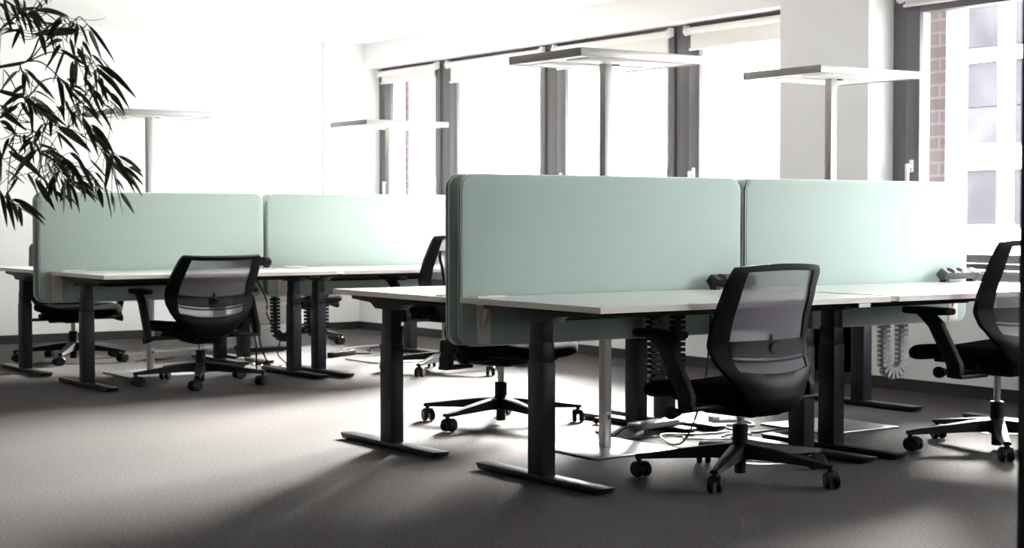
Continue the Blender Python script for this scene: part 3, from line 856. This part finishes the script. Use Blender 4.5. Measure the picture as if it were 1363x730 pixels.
t = thing('power_adapter', 'silver laptop adapter box lying on the desk foot behind the nearest chair', 'power adapter', (1.40, 1.40, .031), .25)
start(M['cabinet']).box(-.16, .16, -.05, .05, 0, .03, .008).build('housing', None, t)
start(M['black']).tube(spline([(-.16, 0, .015), (-.21, .02, .012), (-.24, .06, -.026)], 6), .004, 6).build('cord', None, t)
cable([(1.40, FY + 1.66, z), (1.44, FY + 1.76, z), (1.41, FY + 1.92, z), (1.43, FY + 2.02, z)], .005, M['red'], 'red plug lead by the back-row desk legs, right of the lone chair', plug=M['red'])

for x, y, lab in ((1.20, .39, 'round metal floor outlet ring between the legs of the nearest chair'), (2.90, .45, 'round metal floor outlet ring under the chair at the right edge')):
    t = thing('floor_outlet', lab, 'floor outlet', (x, y, 0), group='round floor outlets')
    start(M['alu_base']).lathe([(.142, .0005), (.142, .004), (.128, .005), (.128, .0005)], 40, caps=False).build('trim_ring', None, t)
    start(M['carpet']).lathe([(.126, .0005), (.126, .003)], 40).build('cover', None, t)

# ------------------------------------------------------------------ pedestal cabinet under the far desks
t = thing('pedestal_cabinet', 'light grey pedestal cabinet under the back-row desk behind the hanging cables', 'cabinet', (2.09, 7.10, 0))
start(M['cabinet']).box(-.17, .17, 0, .38, .03, .60, .004).build('body', None, t)
for zl, zh in ((.04, .22), (.225, .405), (.41, .59)):
    d = start(M['cabinet']).box(-.166, .166, -.018, -.0005, zl, zh, .003).build('drawer', None, t)
    start(M['alu']).box(-.06, .06, -.026, -.0185, zh - .045, zh - .035, .002).build('handle', None, d)
start(M['black']).box(-.16, .16, .02, .36, .001, .03).build('plinth', None, t)

# ------------------------------------------------------------------ plant in the foreground
DP = 4.3
def plant():
    t = thing('potted_ficus', 'tall narrow-leaved ficus leaning in at the upper left corner', 'plant')
    P0 = at(-190, 400, DP); base = Vector((P0.x, P0.y, 0)); t.location = base
    L = lambda v: v - base
    start(M['pot']).lathe([(.12, .0), (.15, .005), (.185, .34), (.185, .36), (.165, .36), (.16, .31)], 32).build('pot', None, t)
    start(M['soil']).lathe([(.001, .318), (.158, .312), (.158, .30)], 32).build('soil', None, t)
    fork = at(-70, 125, DP)
    tr = start(M['bark'])
    trunk = spline([(0, 0, .30), (.02, .0, .7), (.01, .02, 1.1), L(at(-150, 160, DP + .02)), L(fork)], 8)
    tr.tube(trunk, .022, 10, .010)
    tr.tube(spline([(.01, .02, 1.1), L(at(-200, 60, DP + .1)), L(at(-120, -60, DP + .1)), L(at(-40, -120, DP))], 8), .014, 8, .007)
    tr.build('trunk', None, t)
    px = lambda a, b: (a / 4.56, b / 4.56)
    qx = lambda a, b: (a / 4.295, 140 + b / 4.295)
    A = [(30,60,75,200),(120,180,70,300),(60,15,130,160),(120,150,150,270),(115,185,0,215),(145,0,155,80),(225,0,250,55),(268,-10,285,30),(210,60,400,110),(190,70,260,230),(195,70,300,190),(130,60,215,200),(415,140,290,280),(435,125,400,260),(465,140,455,290),(480,150,545,290),(530,150,700,385),(540,180,620,370),(460,195,185,210),(380,240,265,305),(365,275,295,400),(425,230,465,400),(385,310,320,510),(400,320,520,400),(470,290,530,430),(440,370,430,540),(465,370,460,540),(520,400,560,475),(600,350,685,450),(620,440,790,670),(570,420,590,560),(615,470,625,600),(525,420,515,540),(350,470,390,730),(390,500,450,640),(20,420,110,580),(110,430,0,560),(140,430,145,590),(160,440,290,580),(200,470,335,610),(155,565,0,670),(125,620,10,720),(130,620,190,730),(185,600,190,730),(200,590,340,700),(215,630,280,730),(440,540,560,650),(480,570,600,720),(540,540,620,700),(640,600,770,730),(660,560,760,700),(560,330,640,420),(500,250,560,360),(300,190,330,320),(240,200,280,340),(0,20,60,110),(90,-20,130,90),(20,0,100,60),(160,80,200,230),(560,520,580,640),(505,470,600,600),(455,470,420,600),(590,480,660,640)]
    B = [(0,40,155,150),(175,0,185,190),(210,10,390,130),(230,30,330,120),(345,0,370,100),(470,80,565,300),(525,110,655,285),(330,125,525,275),(320,150,460,300),(245,110,205,175),(190,180,100,285),(240,115,190,200),(50,190,10,310),(110,170,125,230),(290,60,290,190),(330,170,355,260),(50,265,260,440),(200,250,75,410),(40,340,170,445),(240,260,330,300),(245,265,380,310),(225,270,265,480),(105,405,35,520),(185,420,240,570),(200,420,315,605),(330,380,265,560),(380,410,365,630),(385,420,410,600),(400,450,455,620),(340,480,400,560),(420,440,550,560),(440,460,570,550),(470,480,465,530),(450,330,540,510),(480,350,600,500),(545,430,550,520),(580,260,735,440),(600,270,610,440),(620,300,705,650),(590,440,640,655),(640,520,655,620),(675,290,815,385),(700,350,820,460),(720,370,815,525),(690,500,770,625),(660,420,710,490),(5,500,40,700),(40,530,85,720),(30,520,75,600),(80,535,265,660),(75,560,125,700),(170,200,195,340),(0,260,5,450),(0,90,90,160),(330,330,420,470),(360,300,470,420),(270,330,350,480),(300,440,330,560),(250,420,300,530),(415,340,420,470),(510,420,560,545),(395,20,460,160),(420,0,470,140),(560,20,645,160),(600,0,690,110),(640,0,735,120),(480,0,590,130),(0,0,60,90),(260,20,300,120)]
    leaves = [(px(a, b), px(c, d)) for a, b, c, d in A] + [(qx(a, b), qx(c, d)) for a, b, c, d in B]
    rnd = random.Random(21)
    for _ in range(26):                                   # leaves of the same plant left of what the picture holds
        a = rnd.uniform(-130, -15); b = rnd.uniform(-40, 210); leaves.append(((a, b), (a + rnd.uniform(-35, 45), b + rnd.uniform(45, 85))))
    for _ in range(150):                                   # smaller leaves hanging in the same sprays
        (a, b), (c, d) = leaves[rnd.randrange(len(A) + len(B))]
        k = rnd.uniform(.45, .95); oa, ob = rnd.uniform(-9, 9), rnd.uniform(-10, 10); tilt = rnd.uniform(-.25, .25)
        leaves.append(((a + oa, b + ob), (a + oa + (c - a) * k + (d - b) * tilt, b + ob + (d - b) * k)))
    # twigs
    hubs = {'a': (35, 82), 'b': (75, 28), 'c': (95, 30), 'd': (117, 33), 'e': (32, 130), 'f': (82, 55), 'g': (80, 105), 'h': (60, 165), 'i': (112, 160), 'j': (136, 200), 'k': (55, 202), 'l': (85, 215), 'm': (45, 175), 'n': (15, 205), 'o': (130, 90), 'p': (30, 15), 'q': (10, 255), 'r': (100, 75), 's': (150, 205)}
    dep = {k: DP + rnd.uniform(-.12, .18) for k in hubs}
    H3 = {k: at(hubs[k][0], hubs[k][1], dep[k]) for k in hubs}
    fork3 = fork
    tw = start(M['twig'])
    chains = ['a', 'p', 'e', 'abcd', 'af', 'agi', 'aro', 'ehkl', 'eml', 'en', 'hj', 'js', 'nq', 'egi', 'mk', 'pb']
    segs = []
    for ch in chains:
        pts = ([fork3] if ch[0] in 'ape' else []) + [H3[k] for k in ch]
        if len(pts) < 2: pts = [fork3, H3[ch[0]]]
        pts2 = []
        for p, q in zip(pts, pts[1:]):
            pts2 += [p, (p + q) / 2 + Vector((0, 0, .018))]
        pts2.append(pts[-1])
        sp = spline(pts2, 5); segs += sp
        tw.tube([L(p) for p in sp], .0030 if ch[0] in 'ape' else .0020, 6, .0012)
    tw.tube([L(p) for p in spline([at(88, 24, DP), at(105, 26, DP), at(123, 27, DP), at(137, 25, DP), at(141, 22, DP)], 5)], .0009, 5, .0004)
    lf = start(M['leaf'])
    def leaf(p, q, width, roll):
        d = q - p; ln = d.length; d.normalize()
        ax = d.cross(Vector((.567, .823, 0)))
        if ax.length < .1: ax = d.cross(Vector((0, 0, 1)))
        ax.normalize(); side = Matrix.Rotation(roll, 3, d) @ ax
        nrm = side.cross(d)
        n = 9; rows = []
        sag = ln * rnd.uniform(.02, .09)
        for i in range(n + 1):
            s = i / n
            w = width * (math.sin(PI * min(1, s ** .75)) ** .8) * (1 - .25 * s) + .0006
            if s > .93: w *= .5
            c = p + d * (ln * s) + Vector((0, 0, sag * (4 * s * (1 - s))))
            rows.append([L(c - side * w + nrm * w * .35), L(c), L(c + side * w + nrm * w * .35)])
        lf.grid(rows)
    sub = segs[::2]
    for (p2, q2) in leaves:
        d = DP + rnd.uniform(-.16, .22)
        p = at(p2[0], p2[1], d); q = at(q2[0], q2[1], d + rnd.uniform(-.07, .07))
        ln = (q - p).length
        # sideways turn of the blade: mostly towards the viewer, some nearly edge-on
        leaf(p, q, ln * rnd.uniform(.052, .085), rnd.gauss(0, .75))
        near = min(sub, key=lambda g: (g - p).length)
        if (near - p).length < .20:
            mid = (near + p) / 2 + Vector((0, 0, -.012))
            tw.tube([L(v) for v in spline([near, mid, p], 4)], .0013, 5, .0009)
    tw.build('twigs', None, t); lf.build('foliage', None, t, angle=80)
plant()

# ------------------------------------------------------------------ daylight
SUN, SAZ, SEL = 34., 32., 17.5
W = bpy.data.worlds.new('overcast_sky'); scene.world = W; W.use_nodes = True
nt = W.node_tree; bg = nt.nodes['Background']
bg.inputs['Color'].default_value = (.93, .96, 1.0, 1); bg.inputs['Strength'].default_value = 3.6
for i, (a, b) in enumerate(ends):
    ld = bpy.data.lights.new('window_portal', 'AREA'); ld.shape = 'RECTANGLE'; ld.size = ZH - ZS; ld.size_y = b - a
    ld.cycles.is_portal = True
    lo = bpy.data.objects.new('window_portal', ld); COL.objects.link(lo)
    lo.location = (XF + .14, (a + b) / 2, (ZH + ZS) / 2); lo.rotation_euler = (0, PI / 2, 0)
scene.view_settings.view_transform = 'Standard'; scene.view_settings.look = 'None'
scene.view_settings.gamma = 1.0; scene.view_settings.use_curve_mapping = False
sd = bpy.data.lights.new('hazy_sun', 'SUN'); sd.energy = SUN; sd.angle = math.radians(28); sd.color = (1.0, .95, .9)
so = bpy.data.objects.new('hazy_sun', sd); COL.objects.link(so)
so.rotation_euler = Vector((math.cos(math.radians(SAZ)) * math.cos(math.radians(SEL)), math.sin(math.radians(SAZ)) * math.cos(math.radians(SEL)), math.sin(math.radians(SEL)))).to_track_quat('Z', 'Y').to_euler()
scene.view_settings.exposure = 2.40
scene.cycles.use_denoising = True
scene.cycles.max_bounces = 10; scene.cycles.diffuse_bounces = 6; scene.cycles.transparent_max_bounces = 16
scene.cycles.caustics_reflective = False; scene.cycles.caustics_refractive = False
